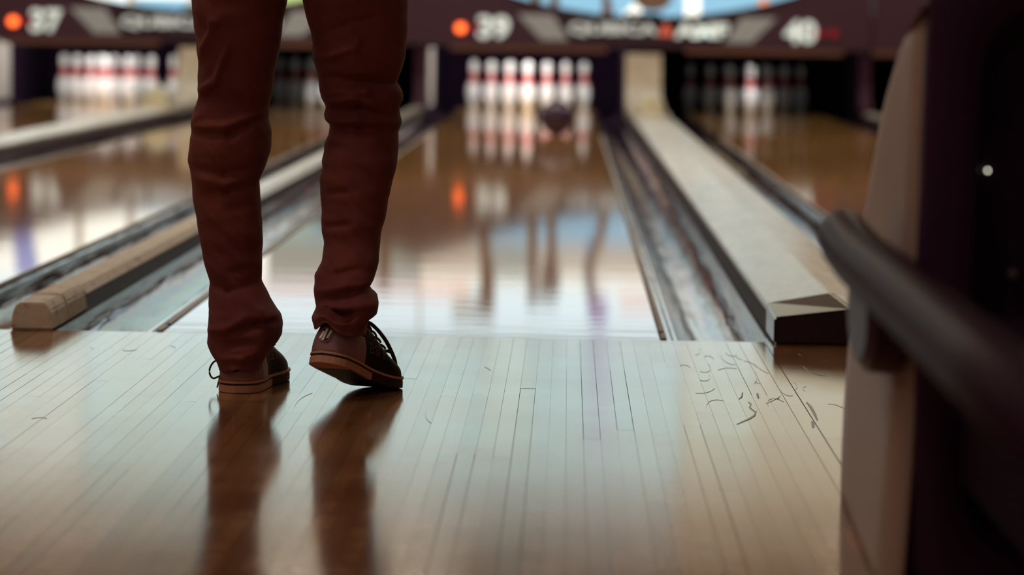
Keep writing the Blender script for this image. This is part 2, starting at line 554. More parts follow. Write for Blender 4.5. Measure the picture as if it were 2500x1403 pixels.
# ------------------------------------------------------------------ pins
PROF = [(0.0255, 0), (0.0285, .004), (0.036, .019), (0.050, .057), (0.0575, .0858), (0.0605, .1143), (0.0579, .1492), (0.0470, .1842), (0.0335, .2191),
        (0.0249, .2388), (0.0229, .2540), (0.0250, .2756), (0.0298, .3020), (0.0322, .3300), (0.0312, .3470), (0.0270, .3630), (0.0190, .3745), (0.0080, .3803), (0.0005, .381)]
def prof_r(z):
    for i in range(len(PROF) - 1):
        if PROF[i][1] <= z <= PROF[i+1][1]:
            t = (z - PROF[i][1]) / (PROF[i+1][1] - PROF[i][1]); return PROF[i][0] + t * (PROF[i+1][0] - PROF[i][0])
    return .03
def fine(z0, z1, off, n):
    return [(prof_r(z0 + (z1 - z0) * i / n) + off, z0 + (z1 - z0) * i / n) for i in range(n + 1)]
pin_body = MB().lathe(PROF, 28).build('bowling_pin', PINW, smooth=True)
stripe_a = MB().lathe(fine(.1990, .2350, .0007, 4), 28).build('neck_stripe', PINR, pin_body, smooth=True)
stripe_b = MB().lathe(fine(.2450, .2790, .0007, 4), 28).build('neck_stripe', PINR, pin_body, smooth=True)
DX, DY = .1524, .264
POS = [(0, 0, 'head pin at the front'), (-1, 1, 'second row left pin'), (1, 1, 'second row right pin'), (-2, 2, 'third row left pin'), (0, 2, 'third row middle pin'),
       (2, 2, 'third row right pin'), (-3, 3, 'back row leftmost pin'), (-1, 3, 'back row second pin from left'), (1, 3, 'back row third pin from left'), (3, 3, 'back row rightmost pin')]
LOOK = {37: 'brightly lit', 38: 'dim', 39: 'brightly lit', 40: 'dim'}
firstpin = True
for n in (39, 37, 40, 38):
    for (ix, iy, wd) in POS:
        if firstpin: p = pin_body; firstpin = False
        else:
            p = pin_body.copy(); C.objects.link(p)
            for ch in (stripe_a, stripe_b):
                c2 = ch.copy(); C.objects.link(c2); c2.parent = p
        p.location = (LC[n] + ix * DX, 18.29 + iy * DY, 0.0005)
        p.rotation_euler = (0, 0, random.uniform(0, 6))
        tag(p, 'pin with red stripes on the %s, %s' % (WHICH[n], wd), 'bowling pin', 'bowling pins of lane %d' % n)

# pin deck lamps behind the masks
def pin_lamp(n, power, glow, label, spot=False):
    t = empty('pin_deck_lamp', (LC[n], 17.72, .899))
    MB().box(-.50, .50, -.05, .05, .0, .05).build('housing', DARK, t)
    MB().tube([(-.46, 0, -.018), (.46, 0, -.018)], .013, 10).build('tube', mat('tube_%d' % n, (.8, .8, .8), .5, emit=(glow, glow, glow)), t)
    ld = bpy.data.lights.new('pin_deck_light', 'AREA'); ld.shape = 'RECTANGLE'; ld.size = .9; ld.size_y = .08
    ld.energy = power; ld.color = (1.0, .98, .95)
    lo = bpy.data.objects.new('pin_deck_light', ld); C.objects.link(lo); lo.parent = t
    lo.location = (0, 0, -.05); lo.rotation_euler = (math.radians(50), 0, 0)
    if spot:   # narrow beam added to light only the head pin
        ld.size = .12; ld.spread = math.radians(34); lo.rotation_euler = (math.radians(37), 0, 0)
    return tag(t, label, 'lamp')
pin_lamp(37, 19, 1.5, 'tube lamp above the brightly lit pins at left')
pin_lamp(39, 25, 1.5, 'tube lamp above the brightly lit pins in the centre')
pin_lamp(38, .55, .05, 'tube lamp with added head pin spot above the dim pins seen between the legs', True)
pin_lamp(40, .38, .05, 'tube lamp with added head pin spot above the dim pins at right', True)

# the ball on lane 39
BALLM = mat('ball_purple_black', (0.05, 0.022, 0.085), 0.12, coat=.5)
bl = MB().sphere((0, 0, 0), .108, 40, 24).build('bowling_ball', BALLM, smooth=True, loc=(.258, 12.45, .1085))
for (a, e) in ((.2, .9), (.45, .95), (.3, 1.25)):
    d = Vector((math.cos(a) * math.cos(e), -math.sin(a) * math.cos(e), math.sin(e)))
    hm = MB().lathe([(.012, -.004), (.012, .0006), (.009, .0008), (.0085, -.003)], 14).build('finger_hole', PITM, bl, smooth=True)
    hm.location = d * .1075; hm.rotation_euler = d.to_track_quat('Z', 'Y').to_euler()
tag(bl, 'glossy dark purple bowling ball rolling down lane 39 towards the pins', 'bowling ball')

# ------------------------------------------------------------------ masking units with lane numbers
def mask_unit(xc, nl, nr, label, left_on):
    t = empty('masking_unit', (xc, 17.1, 0))
    hw = 1.714
    def top(x): return .752 + .14 * x * x if abs(x) < 1.25 else .752 + .14 * 1.5625 + .35 * (abs(x) - 1.25)
    n = 40
    up = [(-hw + 2*hw*i/n, top(-hw + 2*hw*i/n)) for i in range(n + 1)]
    lo = [(hw, .515), (-hw, .515)]
    MB().prism_y(up + lo, 0, .10).build('face_panel', BAR, t)
    # raised rim along the scooped top edge
    rim = up + [(x, z - .022) for x, z in up[::-1]]
    MB().prism_y(rim, -.012, 0).build('top_rim', BAR2, t)
    # dark centre plate with lettering
    MB().prism_y([(-.70, .735), (.70, .735), (.58, .555), (-.58, .555)], -.006, 0).build('centre_plate', BAR2, t)
    text('lettering', 'QUBICA', .15, LETT, t, (-.255, -.009, .653), bold=.007, width=.68, height=.105)
    text('lettering', 'AMF', .15, NUM, t, (.415, -.009, .655), bold=.009, width=.41, height=.115)
    MB().prism_y([(.085, .61), (.205, .61), (.145, .715)], -.014, -.006).build('logo_triangle', TRI, t)
    for s in (-1, 1):
        q = [(s * .99, .758), (s * .72, .758), (s * .595, .565), (s * .80, .565)]
        MB().prism_y(q if s > 0 else q[::-1], -.008, 0).build('grey_stripe', GREYP, t)
        text('lane_number', str(nl if s < 0 else nr), .25, NUM, t, (s * 1.17, -.010, .656), bold=.011, width=.245, height=.178)
        for k, (dx, r) in enumerate(((1.318, .026), (1.422, .036))):
            on = (s < 0 and left_on and k == 1)
            c = MB()
            c.tube([(0, -.03, 0), (0, 0, 0)], r if on else .030, 20)
            o = c.build('indicator_light', LED_ON if on else LED_OFF, t, smooth=False, loc=(s * dx, 0, .647))
            if on: o['label'] = 'glowing orange lamp'
        MB().box(s * .90 - .60, s * .90 + .60, -.03, .10, .478, .516).build('lower_lip', LIP, t)
    
    return tag(t, label, 'masking unit')
mask_unit(-2.510, 37, 38, 'dark masking unit numbered 37 and 38 above the left pins', True)
mask_unit(0.92, 39, 40, 'dark masking unit numbered 39 and 40 above the centre and right pins', True)
for xc, l in ((4.345, 'dark masking unit at the far right beyond lane 40'), (-5.935, 'dark masking unit at the far left beyond lane 37')):
    t = empty('masking_unit', (xc, 17.1, 0))
    hw = 1.700
    up = [(-hw + 2*hw*i/30, .752 + .12 * (-hw + 2*hw*i/30) ** 2) for i in range(31)]
    MB().prism_y(up + [(hw, .515), (-hw, .515)], 0, .1).build('face_panel', BAR, t)
    MB().box(-hw, hw, -.03, .1, .478, .516).build('lower_lip', LIP, t)
    tag(t, l, 'masking unit')

# ------------------------------------------------------------------ backlit mural panels and video screens above the masks, added amber fill at right
EM = {}
def em(name, col):
    if name not in EM: EM[name] = mat('backlit_' + name, (.05, .05, .05), .4, emit=col)
    return EM[name]
def shape(t, nm, pts, m, layer):
    return MB().prism_y(pts, -.004 * layer - .004, -.004 * layer).build(nm, m, t)
def rect(x0, x1, z0, z1): return [(x0, z0), (x1, z0), (x1, z1), (x0, z1)]
PALE = em('pale', (1.15, 1.42, 1.52)); BLUE = em('sky_blue', (.30, .60, .80)); GREI = em('greige', (.62, .52, .40)); CREAM = em('cream', (1.6, 1.55, 1.35))
ORNG = em('orange', (1.3, .42, .16)); BRWN = em('brown', (.12, .06, .035)); PURP = em('purple', (.36, .24, .58)); OLIV = em('olive', (.34, .36, .30)); BEIG = em('beige', (.62, .55, .42))
LIME = em('lime', (.62, .78, .30)); VIOL = em('violet_blue', (.36, .40, .78))

t = empty('backlit_mural', (0, 17.47, 0))
MB().box(-.80, 2.62, 0, .03, .70, 1.76).build('light_panel', PALE, t)
shape(t, 'sky_band', rect(-.80, 2.62, .70, 1.03), BLUE, 0)
shape(t, 'ground_band', rect(-.80, 1.9, 1.03, 1.27), GREI, 0)
shape(t, 'ground_band', rect(-.25, .05, 1.06, 1.30), OLIV, 1)
shape(t, 'cream_band', rect(-.80, 1.9, 1.27, 1.37), CREAM, 0)
shape(t, 'orange_band', rect(-.80, -.42, 1.37, 1.43), ORNG, 1)
shape(t, 'orange_band', rect(.75, 1.3, 1.44, 1.50), ORNG, 1)
shape(t, 'tree_trunk', [(-.38, .72), (-.30, .72), (-.26, 1.1), (-.22, 1.35), (-.22, 1.56), (-.36, 1.56), (-.33, 1.3), (-.35, 1.0)], BRWN, 2)
shape(t, 'bush', [(-.56, 1.50), (-.30, 1.44), (-.22, 1.62), (-.55, 1.62)], OLIV, 1)
shape(t, 'tree_trunk', [(.02, .72), (.10, .72), (.11, 1.3), (.10, 1.50), (.03, 1.50), (.04, 1.2)], BRWN, 2)
shape(t, 'tree_trunk', [(.17, .72), (.24, .72), (.26, 1.2), (.30, 1.30), (.26, 1.46), (.10, 1.46), (.14, 1.25), (.19, 1.1)], BRWN, 2)
shape(t, 'tree_trunk', [(.58, .72), (.68, .72), (.62, 1.0), (.55, 1.15), (.54, 1.3), (.62, 1.47), (.52, 1.47), (.46, 1.25), (.50, 1.05), (.58, .9)], BRWN, 2)
shape(t, 'purple_figure', [(.50, 1.47), (.66, 1.47), (.68, 1.60), (.60, 1.66), (.52, 1.62)], PURP, 2)
shape(t, 'round_shape', [(.97 + .15 * math.cos(2*PI*i/24), .90 + .10 * math.sin(2*PI*i/24)) for i in range(24)], BRWN, 2)
shape(t, 'tent', [(.72, .74), (.86, .90), (.90, .74)], CREAM, 1)
shape(t, 'cream_patch', rect(1.22, 1.34, .72, .95), CREAM, 2)
for xx in (1.83, 2.12): shape(t, 'orange_dot', [(xx + .04 * math.cos(2*PI*i/16), .875 + .04 * math.sin(2*PI*i/16)) for i in range(16)], ORNG, 2)
tag(t, 'backlit picture panel with blue sky and brown trunks above lanes 39 and 40', 'mural')

t = empty('backlit_mural', (0, 17.47, 0))
MB().box(-4.24, -.82, 0, .03, .70, 1.76).build('light_panel', PALE, t)
shape(t, 'sky_band', rect(-3.1, -2.0, .70, .84), BLUE, 0)
shape(t, 'cream_band', rect(-4.24, -2.0, .84, 1.33), CREAM, 0)
shape(t, 'grey_band', rect(-2.0, -.82, .70, 1.0), BLUE, 0)
shape(t, 'grey_band', rect(-2.0, -.82, 1.0, 1.34), OLIV, 0)
for xx in (-3.48, -3.08, -2.6): shape(t, 'post', rect(xx - .03, xx + .03, .72, 1.33), BEIG, 1)
shape(t, 'violet_figure', [(-4.1, .80), (-3.88, .80), (-3.86, 1.0), (-3.80, 1.2), (-3.80, 1.4), (-3.95, 1.4), (-4.0, 1.1)], VIOL, 2)
shape(t, 'green_patch', [(-2.05, .74), (-1.55, .74), (-1.5, .90), (-1.9, .95)], LIME, 1)
shape(t, 'tree_trunk', rect(-1.14, -1.04, 1.0, 1.4), BRWN, 2)
shape(t, 'orange_band', rect(-2.1, -.82, 1.38, 1.43), ORNG, 1)
tag(t, 'backlit picture panel in white and pale blue above lanes 37 and 38', 'mural')

def screen(x0, x1, z0, z1, m, label, bars=()):
    t = empty('video_or_fill_screen', ((x0 + x1) / 2, 17.42, z0))
    hw = (x1 - x0) / 2; h = z1 - z0
    MB().box(-hw, hw, 0, .06, 0, h).build('housing', DARK, t)
    MB().box(-hw + .006, hw - .006, -.006, 0, .02, h - .02).build('display', m, t)
    for (a, b, c, d, mm) in bars:
        MB().box(a, b, -.010, -.006, c, d).build('picture_area', mm, t)
    return tag(t, label, 'screen')
S1 = em('screen_teal', (0.91, 1.25, 1.18)); S2 = em('screen_white', (1.12, 1.28, 1.14)); S3 = em('screen_cyan', (0.84, 1.18, 1.16)); S6 = em('amber_fill', (0.91, 0.86, 0.62)); S4 = em('screen_lilac', (0.89, 1.03, 1.16)); S5 = em('screen_green', (0.99, 1.22, 1.05))
screen(-5.7, -3.42, 1.80, 3.02, S2, 'white video screen at the far left above lane 37', [(-.2, .5, .15, .75, S1)])
screen(-3.42, -1.08, 1.80, 3.02, S1, 'teal video screen above lane 38', [(-1.0, -.5, .1, .75, S5), (.3, .8, .2, .75, S3)])
screen(-1.08, 1.24, 1.80, 3.02, S3, 'cyan video screen above lane 39', [(.42, .62, .02, .72, S4), (-1.0, -.55, .1, .75, S1), (-.4, .0, .1, .7, S5)])

screen(1.24, 3.56, 1.80, 3.02, S6, 'amber fill panel added at the right above lane 40', [(-1.1, -.6, .1, .75, S5)])  # amber panels are unseen, added to tint the floor reflection
screen(3.56, 5.86, 1.80, 3.02, S6, 'amber fill panel added at the far right behind the ball return')

# ------------------------------------------------------------------ lamps
CL = mat('lamp_diffuser', (.8, .8, .8), .5, emit=CEIL_L)
CL2 = mat('lane_lamp_diffuser', (.8, .8, .8), .5, emit=LANE_L)
def ceil_lamp(x, y, label):
    t = empty('ceiling_lamp', (x, y, ZC))
    MB().box(-.65, .65, -.35, .35, -.05, -.001).build('frame', FRAME, t)
    MB().box(-.60, .60, -.30, .30, -.056, -.05).build('diffuser', CL2 if y > 5 else CL, t)
    tag(t, label, 'lamp')
for i, y in enumerate((-9.0, -5.0, -1.6, 2.4, 7.0, 12.0)):  # first row is unseen fill, added for surfaces facing the camera
    for j, x in enumerate((-4.4, -.9, 2.6)):
        if j == 2 and -6 < y < 0: continue      # no lamp over the right of the approach
        ceil_lamp(x, y, 'warm ceiling lamp, %s row from the back, %s' % (['first', 'second', 'third', 'fourth', 'fifth', 'sixth'][i], ['left', 'middle', 'right'][j]))
def cove(x, label):
    t = empty('wall_washer', (x, 15.9, ZC))
    MB().box(-.55, .55, -.06, .06, -.12, -.001).build('housing', DARK, t)
    MB().box(-.52, .52, .061, .066, -.11, -.02).build('lens', mat('washer_lens', (.8, .8, .8), .5, emit=(2.0, 1.2, .6)), t)
    ld = bpy.data.lights.new('washer_light', 'AREA'); ld.shape = 'RECTANGLE'; ld.size = 1.0; ld.size_y = .08
    ld.energy = COVE / 6; ld.color = (1.0, .74, .48)
    lo = bpy.data.objects.new('washer_light', ld); C.objects.link(lo); lo.parent = t
    lo.location = (0, .08, -.08); lo.rotation_euler = (math.radians(78), 0, 0)
    tag(t, label, 'lamp')
for i, x in enumerate((-6.6, -4.0, -1.4, 1.2, 3.4, 5.6)):
    cove(x, 'warm wall washer under the ceiling before the screens, %s from left' % ['first', 'second', 'third', 'fourth', 'fifth', 'sixth'][i])

# ------------------------------------------------------------------ ball return
SHELL = mat('return_shell_grey', (0.52, 0.38, 0.32), 0.5)
tt = noise_tex(SHELL, (1, 1, 1), 900, 2, .5); bump(SHELL, tt.outputs['Fac'], .15, .0005)
RAILM = mat('rail_black_rubber', (0.042, 0.014, 0.032), 0.45, spec=.02)
br = empty('ball_return', (0.92, -2.6, 0))
tag(br, 'grey ball return with dark mouth and black padded rail at right foreground', 'ball return')
OY, OX = 2.6, -0.92
backp = [(-2.150, .0), (-2.138, .016), (-2.144, .069), (-2.161, .124), (-2.185, .170), (-2.213, .217), (-2.27, .307), (-2.315, .358), (-2.363, .403), (-2.459, .468), (-2.572, .546), (-2.640, .578), (-2.706, .605), (-2.77, .630), (-2.833, .650), (-2.935, .671), (-3.00, .684)]
WBR = 1.12
def side_x(y, z):
    k = min(1, max(0, (-2.14 - y) / .75)) * max(0, 1 - z / .40)
    return .72 - .022 * k
# shell: rings (left edge -> over the top -> right edge) from back foot to the front
rings = []
for (y, z) in backp:
    rings.append((y, z))
mb = MB()
# side panels as grids, back/top skin across
def side_grid(sgn):
    v, f = [], []
    ns = 10
    for (y, z) in backp:
        for q in range(ns + 1):
            yy = y + (-2.955 - y) * q / ns if y > -2.955 else y
            xx = side_x(yy, z)
            # rounded vertical corner at the mouth
            dd = max(0, (-2.90 - yy) / .06); xx += .020 * min(1, dd) ** 2
            v.append(((xx if sgn < 0 else 1.84 - xx) + OX, yy + OY, z))
    n = ns + 1
    for i in range(len(backp) - 1):
        for q in range(ns):
            f.append((i*n+q, i*n+q+1, (i+1)*n+q+1, (i+1)*n+q))
    return v, f
for sgn in (-1, 1):
    v, f = side_grid(sgn)
    o = MB().add(v, f).build('side_panel', SHELL, br, smooth=True, fix=False)
    sd = o.modifiers.new('thick', 'SOLIDIFY'); sd.thickness = .006; sd.offset = 1 if sgn > 0 else -1
v, f = [], []
for (y, z) in backp:
    x0 = side_x(y, z)
    v += [(x0 + OX, y + OY, z), (x0 + .012 + OX, y + .006 + OY, z + .006), (1.84 - x0 - .012 + OX, y + .006 + OY, z + .006), (1.84 - x0 + OX, y + OY, z)]
for i in range(len(backp) - 1):
    for q in range(3):
        f.append((i*4+q, i*4+q+1, i*4+4+q+1, i*4+4+q))
MB().add(v, f).build('hood_cover', SHELL, br, smooth=True)
# mouth frame: rounded rectangle ring, leaning back a little
def rrect(x0, x1, z0, z1, r, n=8):
    p = []
    for cx, cz, a0 in ((x1 - r, z1 - r, 0), (x0 + r, z1 - r, PI/2), (x0 + r, z0 + r, PI), (x1 - r, z0 + r, 1.5*PI)):
        for i in range(n + 1):
            a = a0 + PI/2 * i / n
            p.append((cx + r * math.cos(a), cz + r * math.sin(a)))
    return p
outer = rrect(.728, 1.112, .003, .735, .045)
inner = rrect(.791, 1.049, .05, .688, .085)
inner2 = rrect(.800, 1.040, .06, .680, .082)
def lean(z): return -2.925 - .10 * z
R1 = [(x + OX, lean(z) + .03 + OY, z) for x, z in outer]
R2_ = [(x + OX, lean(z) - .012 + OY, z) for x, z in rrect(.728, 1.112, .003, .735, .045)]
R3 = [(x + OX, lean(z) - .022 + OY, z) for x, z in rrect(.740, 1.100, .012, .723, .045)]
R4 = [(x + OX, lean(z) - .022 + OY, z) for x, z in rrect(.783, 1.057, .04, .696, .088)]
R5 = [(x + OX, lean(z) - .010 + OY, z) for x, z in inner]
R6 = [(x + OX, lean(z) + .04 + OY, z) for x, z in inner2]
MB().loft([R1, R2_, R3, R4, R5, R6], caps=False).build('mouth_frame', DARK, br, smooth=True)
MB().add([(x + OX, lean(z) + .035 + OY, z) for x, z in rrect(.780, 1.06, .03, .70, .06)], [tuple(range(36))]).build('mouth_panel', mat('mouth_black', (.030, .010, .036), .5, spec=.2), br)
kb = MB().sphere((.806 + OX, -2.945 + OY, .499), .0013, 16, 10).build('white_dot', mat('dot_white', (.8, .8, .7), .3, emit=(5, 5, 3.8)), br, smooth=True)  # small glowing white dot, with a grey one lower down
kb['label'] = 'small glowing white dot'
MB().sphere((.838 + OX, -2.945 + OY, .380), .007, 14, 8).build('grey_dot', mat('dot_grey', (.14, .09, .12), .3), br, smooth=True)
# rack below the rail, running back from the mouth
o = MB().box(.775 + OX, 1.065 + OX, -4.9 + OY, -2.99 + OY, .12, .34).build('ball_rack', mat('rack_black', (.022, .007, .026), .8, spec=.1), br)
bevel(o, .03, 3)
for yy in (-3.3, -4.7):
    MB().lathe([(.10, 0), (.10, .015), (.035, .03), (.035, .125)], 20, (.92 + OX, yy + OY, 0)).build('pedestal', DARK, br, smooth=True)
# padded rail on both sides with a rounded nose
def rail(xr, s):
    pts = [(xr + .010 * s, -2.652, .412), (xr + .004 * s, -2.668, .411), (xr, -2.70, .407), (xr, -2.78, .400), (xr, -2.95, .394), (xr, -3.4, .391), (xr, -4.0, .385), (xr, -4.9, .380)]
    rad = [.010, .024, .0315, .0335, .034, .034, .034, .034]
    P = [(a + OX, b + OY, c) for a, b, c in pts]
    # finer
    return MB().tube(P, rad, 24).build('padded_rail', RAILM, br, smooth=True)
rail(.664, 1); rail(1.176, -1)
# dark boss added below each rail, shaped like its crescent shadow
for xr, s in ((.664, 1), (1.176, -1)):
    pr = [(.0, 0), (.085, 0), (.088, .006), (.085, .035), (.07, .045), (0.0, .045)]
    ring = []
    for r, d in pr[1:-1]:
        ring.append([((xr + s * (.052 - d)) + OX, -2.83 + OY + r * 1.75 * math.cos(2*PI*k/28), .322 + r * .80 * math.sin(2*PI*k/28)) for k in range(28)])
    MB().loft(ring).build('rail_shade_boss', DARK, br, smooth=False)
LEG_L= [(0.6961,-0.3496,-0.18,-0.985),(0.6801,-0.3478,-0.1827,-0.9835),(0.6641,-0.346,-0.1853,-0.982),(0.6524,-0.3447,-0.1873,-0.9809),(0.632,-0.3426,-0.1902,-0.9789),(0.6159,-0.3408,-0.1925,-0.9774),(0.6013,-0.3393,-0.1946,-0.976),(0.5867,-0.3377,-0.1971,-0.9747),(0.5676,-0.3389,-0.2004,-0.9729),(0.561,-0.3393,-0.2016,-0.9722),(0.5515,-0.3389,-0.2032,-0.9713),(0.5353,-0.3381,-0.2059,-0.9698),(0.5206,-0.3373,-0.2084,-0.9684),(0.5059,-0.3433,-0.2108,-0.9671),(0.4911,-0.3493,-0.2123,-0.9657),(0.4837,-0.3499,-0.2131,-0.965),(0.4706,-0.3508,-0.2093,-0.9659),(0.4618,-0.3513,-0.2069,-0.9665),(0.4544,-0.3518,-0.2072,-0.9669),(0.4383,-0.3531,-0.2079,-0.968),(0.4251,-0.3541,-0.2085,-0.9689),(0.4067,-0.3556,-0.2152,-0.9701),(0.3957,-0.3535,-0.2191,-0.9708),(0.3898,-0.3523,-0.2216,-0.9712),(0.3736,-0.3492,-0.2284,-0.9723),(0.3575,-0.3474,-0.2269,-0.9733),(0.3414,-0.3455,-0.2253,-0.9744),(0.3253,-0.3437,-0.2241,-0.9755),(0.3092,-0.3409,-0.2229,-0.9765),(0.2931,-0.338,-0.2218,-0.9776),(0.2857,-0.3367,-0.2212,-0.9781),(0.2784,-0.3353,-0.2211,-0.9785),(0.2608,-0.3315,-0.2209,-0.9797),(0.2447,-0.3281,-0.2206,-0.9808),(0.2345,-0.3258,-0.2205,-0.9815),(0.2286,-0.3243,-0.2204,-0.9819),(0.2125,-0.32,-0.2208,-0.983),(0.1964,-0.3157,-0.2213,-0.9841),(0.1905,-0.3142,-0.2193,-0.9845),(0.1803,-0.3142,-0.2134,-0.9852),(0.1649,-0.3143,-0.2047,-0.9862),(0.154,-0.3144,-0.1976,-0.987),(0.1481,-0.3144,-0.1939,-0.9874),(0.1357,-0.3144,-0.1858,-0.9882),(0.1174,-0.3144,-0.1819,-0.9895),(0.11,-0.3145,-0.1827,-0.99),(0.0997,-0.3148,-0.1837,-0.9907),(0.0835,-0.3154,-0.1923,-0.9918),(0.0673,-0.3081,-0.2045,-0.9929),(0.0511,-0.2976,-0.2141,-0.994),(0.0394,-0.2928,-0.2161,-0.9948)]
LEG_R= [(0.6991,-0.1522,0.0355,-0.985),(0.6832,-0.1482,0.0358,-0.9827),(0.6701,-0.145,0.0361,-0.9809),(0.6556,-0.1406,0.0364,-0.9788),(0.641,-0.1363,0.0352,-0.9767),(0.6352,-0.1354,0.0347,-0.9759),(0.6265,-0.1341,0.034,-0.9747),(0.6192,-0.1343,0.0334,-0.9736),(0.6045,-0.1347,0.0322,-0.9716),(0.5972,-0.1349,0.0304,-0.9705),(0.587,-0.1308,0.0279,-0.9691),(0.5753,-0.127,0.025,-0.9674),(0.5679,-0.1247,0.0221,-0.9664),(0.5547,-0.1229,0.0169,-0.9645),(0.5386,-0.1207,0.0267,-0.9622),(0.5239,-0.1187,0.0289,-0.9602),(0.5107,-0.1101,0.0212,-0.9583),(0.4945,-0.1145,0.0235,-0.956),(0.4835,-0.1122,0.027,-0.956),(0.4762,-0.1031,0.0242,-0.9581),(0.4653,-0.1041,0.0201,-0.9613),(0.458,-0.1048,0.0205,-0.9634),(0.4434,-0.1116,0.0212,-0.9676),(0.4289,-0.1104,0.0219,-0.9718),(0.4107,-0.1157,0.0205,-0.977),(0.3998,-0.1139,0.0183,-0.9802),(0.394,-0.1151,0.0167,-0.9818),(0.378,-0.1183,0.0123,-0.9865),(0.3708,-0.1175,0.0103,-0.9885),(0.3621,-0.1164,0.0091,-0.9911),(0.3463,-0.1146,0.0068,-0.9957),(0.3347,-0.1132,0.0052,-0.999),(0.3275,-0.113,0.0042,-1.0011),(0.3145,-0.1126,0.0014,-1.0049),(0.2987,-0.112,-0.002,-1.0095),(0.2915,-0.1112,-0.0036,-1.0116),(0.2829,-0.1096,-0.0046,-1.0141),(0.2671,-0.1066,-0.0066,-1.0187),(0.2514,-0.1073,-0.0073,-1.025),(0.2358,-0.1094,-0.0075,-1.0318),(0.2202,-0.1162,-0.0117,-1.0386),(0.2131,-0.1196,-0.0138,-1.0417),(0.206,-0.12,-0.0159,-1.0448),(0.1919,-0.1208,-0.0226,-1.051),(0.1815,-0.1192,-0.0091,-1.0556),(0.1738,-0.118,-0.0072,-1.059),(0.164,-0.1166,-0.0048,-1.0633),(0.1584,-0.1157,-0.0057,-1.0658),(0.1465,-0.1194,-0.0077,-1.0711),(0.1394,-0.122,-0.0198,-1.0742),(0.1289,-0.1199,-0.0244,-1.0788),(0.1164,-0.1166,-0.0261,-1.0844)]
FOLD_L = [(1,[(-0.321,0.695),(-0.299,0.654),(-0.332,0.588)]),(1,[(-0.277,0.615),(-0.3,0.551),(-0.337,0.533)]),(0.8,[(-0.297,0.555),(-0.337,0.517)]),(0.7,[(-0.327,0.492),(-0.351,0.475)]),(-0.8,[(-0.353,0.458),(-0.275,0.457),(-0.231,0.482)]),(0.7,[(-0.342,0.472),(-0.283,0.473),(-0.217,0.499)]),(-0.8,[(-0.325,0.351),(-0.281,0.355),(-0.233,0.366)]),(-0.5,[(-0.281,0.326),(-0.229,0.332)]),(-0.6,[(-0.272,0.215),(-0.231,0.22)]),(1,[(-0.312,0.109),(-0.275,0.115),(-0.237,0.138)]),(-1,[(-0.255,0.11),(-0.219,0.122),(-0.182,0.129)]),(-0.8,[(-0.277,0.084),(-0.226,0.091)]),(0.6,[(-0.288,0.062),(-0.247,0.06),(-0.211,0.078)]),(-0.5,[(-0.348,0.398),(-0.282,0.388),(-0.223,0.404)]),(0.5,[(-0.344,0.38),(-0.281,0.37),(-0.226,0.386)]),(-0.6,[(-0.312,0.19),(-0.279,0.179),(-0.227,0.191)]),(0.6,[(-0.249,0.169),(-0.219,0.147),(-0.197,0.118)])]
FOLD_R = [(0.8,[(-0.133,0.595),(-0.089,0.6),(-0.048,0.616)]),(-1.1,[(-0.105,0.563),(-0.043,0.557),(0.016,0.551)]),(1,[(-0.118,0.536),(-0.034,0.537),(0.019,0.512)]),(-1,[(-0.034,0.539),(0.008,0.518)]),(0.9,[(-0.109,0.513),(-0.056,0.524),(-0.004,0.508)]),(-0.8,[(-0.107,0.502),(-0.048,0.512),(0.011,0.492)]),(0.6,[(-0.103,0.479),(-0.048,0.487),(0.022,0.481)]),(-0.6,[(-0.107,0.466),(-0.048,0.471),(0.011,0.465)]),(-0.5,[(-0.113,0.441),(-0.069,0.436)]),(-0.7,[(-0.112,0.296),(-0.055,0.305)]),(-0.5,[(-0.11,0.355),(-0.052,0.362)]),(-0.8,[(-0.104,0.212),(-0.035,0.228)]),(-1,[(-0.102,0.171),(-0.027,0.187)]),(0.8,[(-0.115,0.188),(-0.061,0.199),(-0.021,0.2)]),(-1,[(-0.11,0.152),(-0.066,0.146),(-0.044,0.152)]),(0.8,[(-0.11,0.16),(-0.059,0.161),(-0.009,0.168)]),(0.7,[(-0.116,0.132),(-0.065,0.134),(-0.029,0.14)]),(0.5,[(-0.085,0.684),(-0.048,0.626),(-0.056,0.59)]),(-0.6,[(-0.129,0.633),(-0.07,0.655),(-0.005,0.671)])]

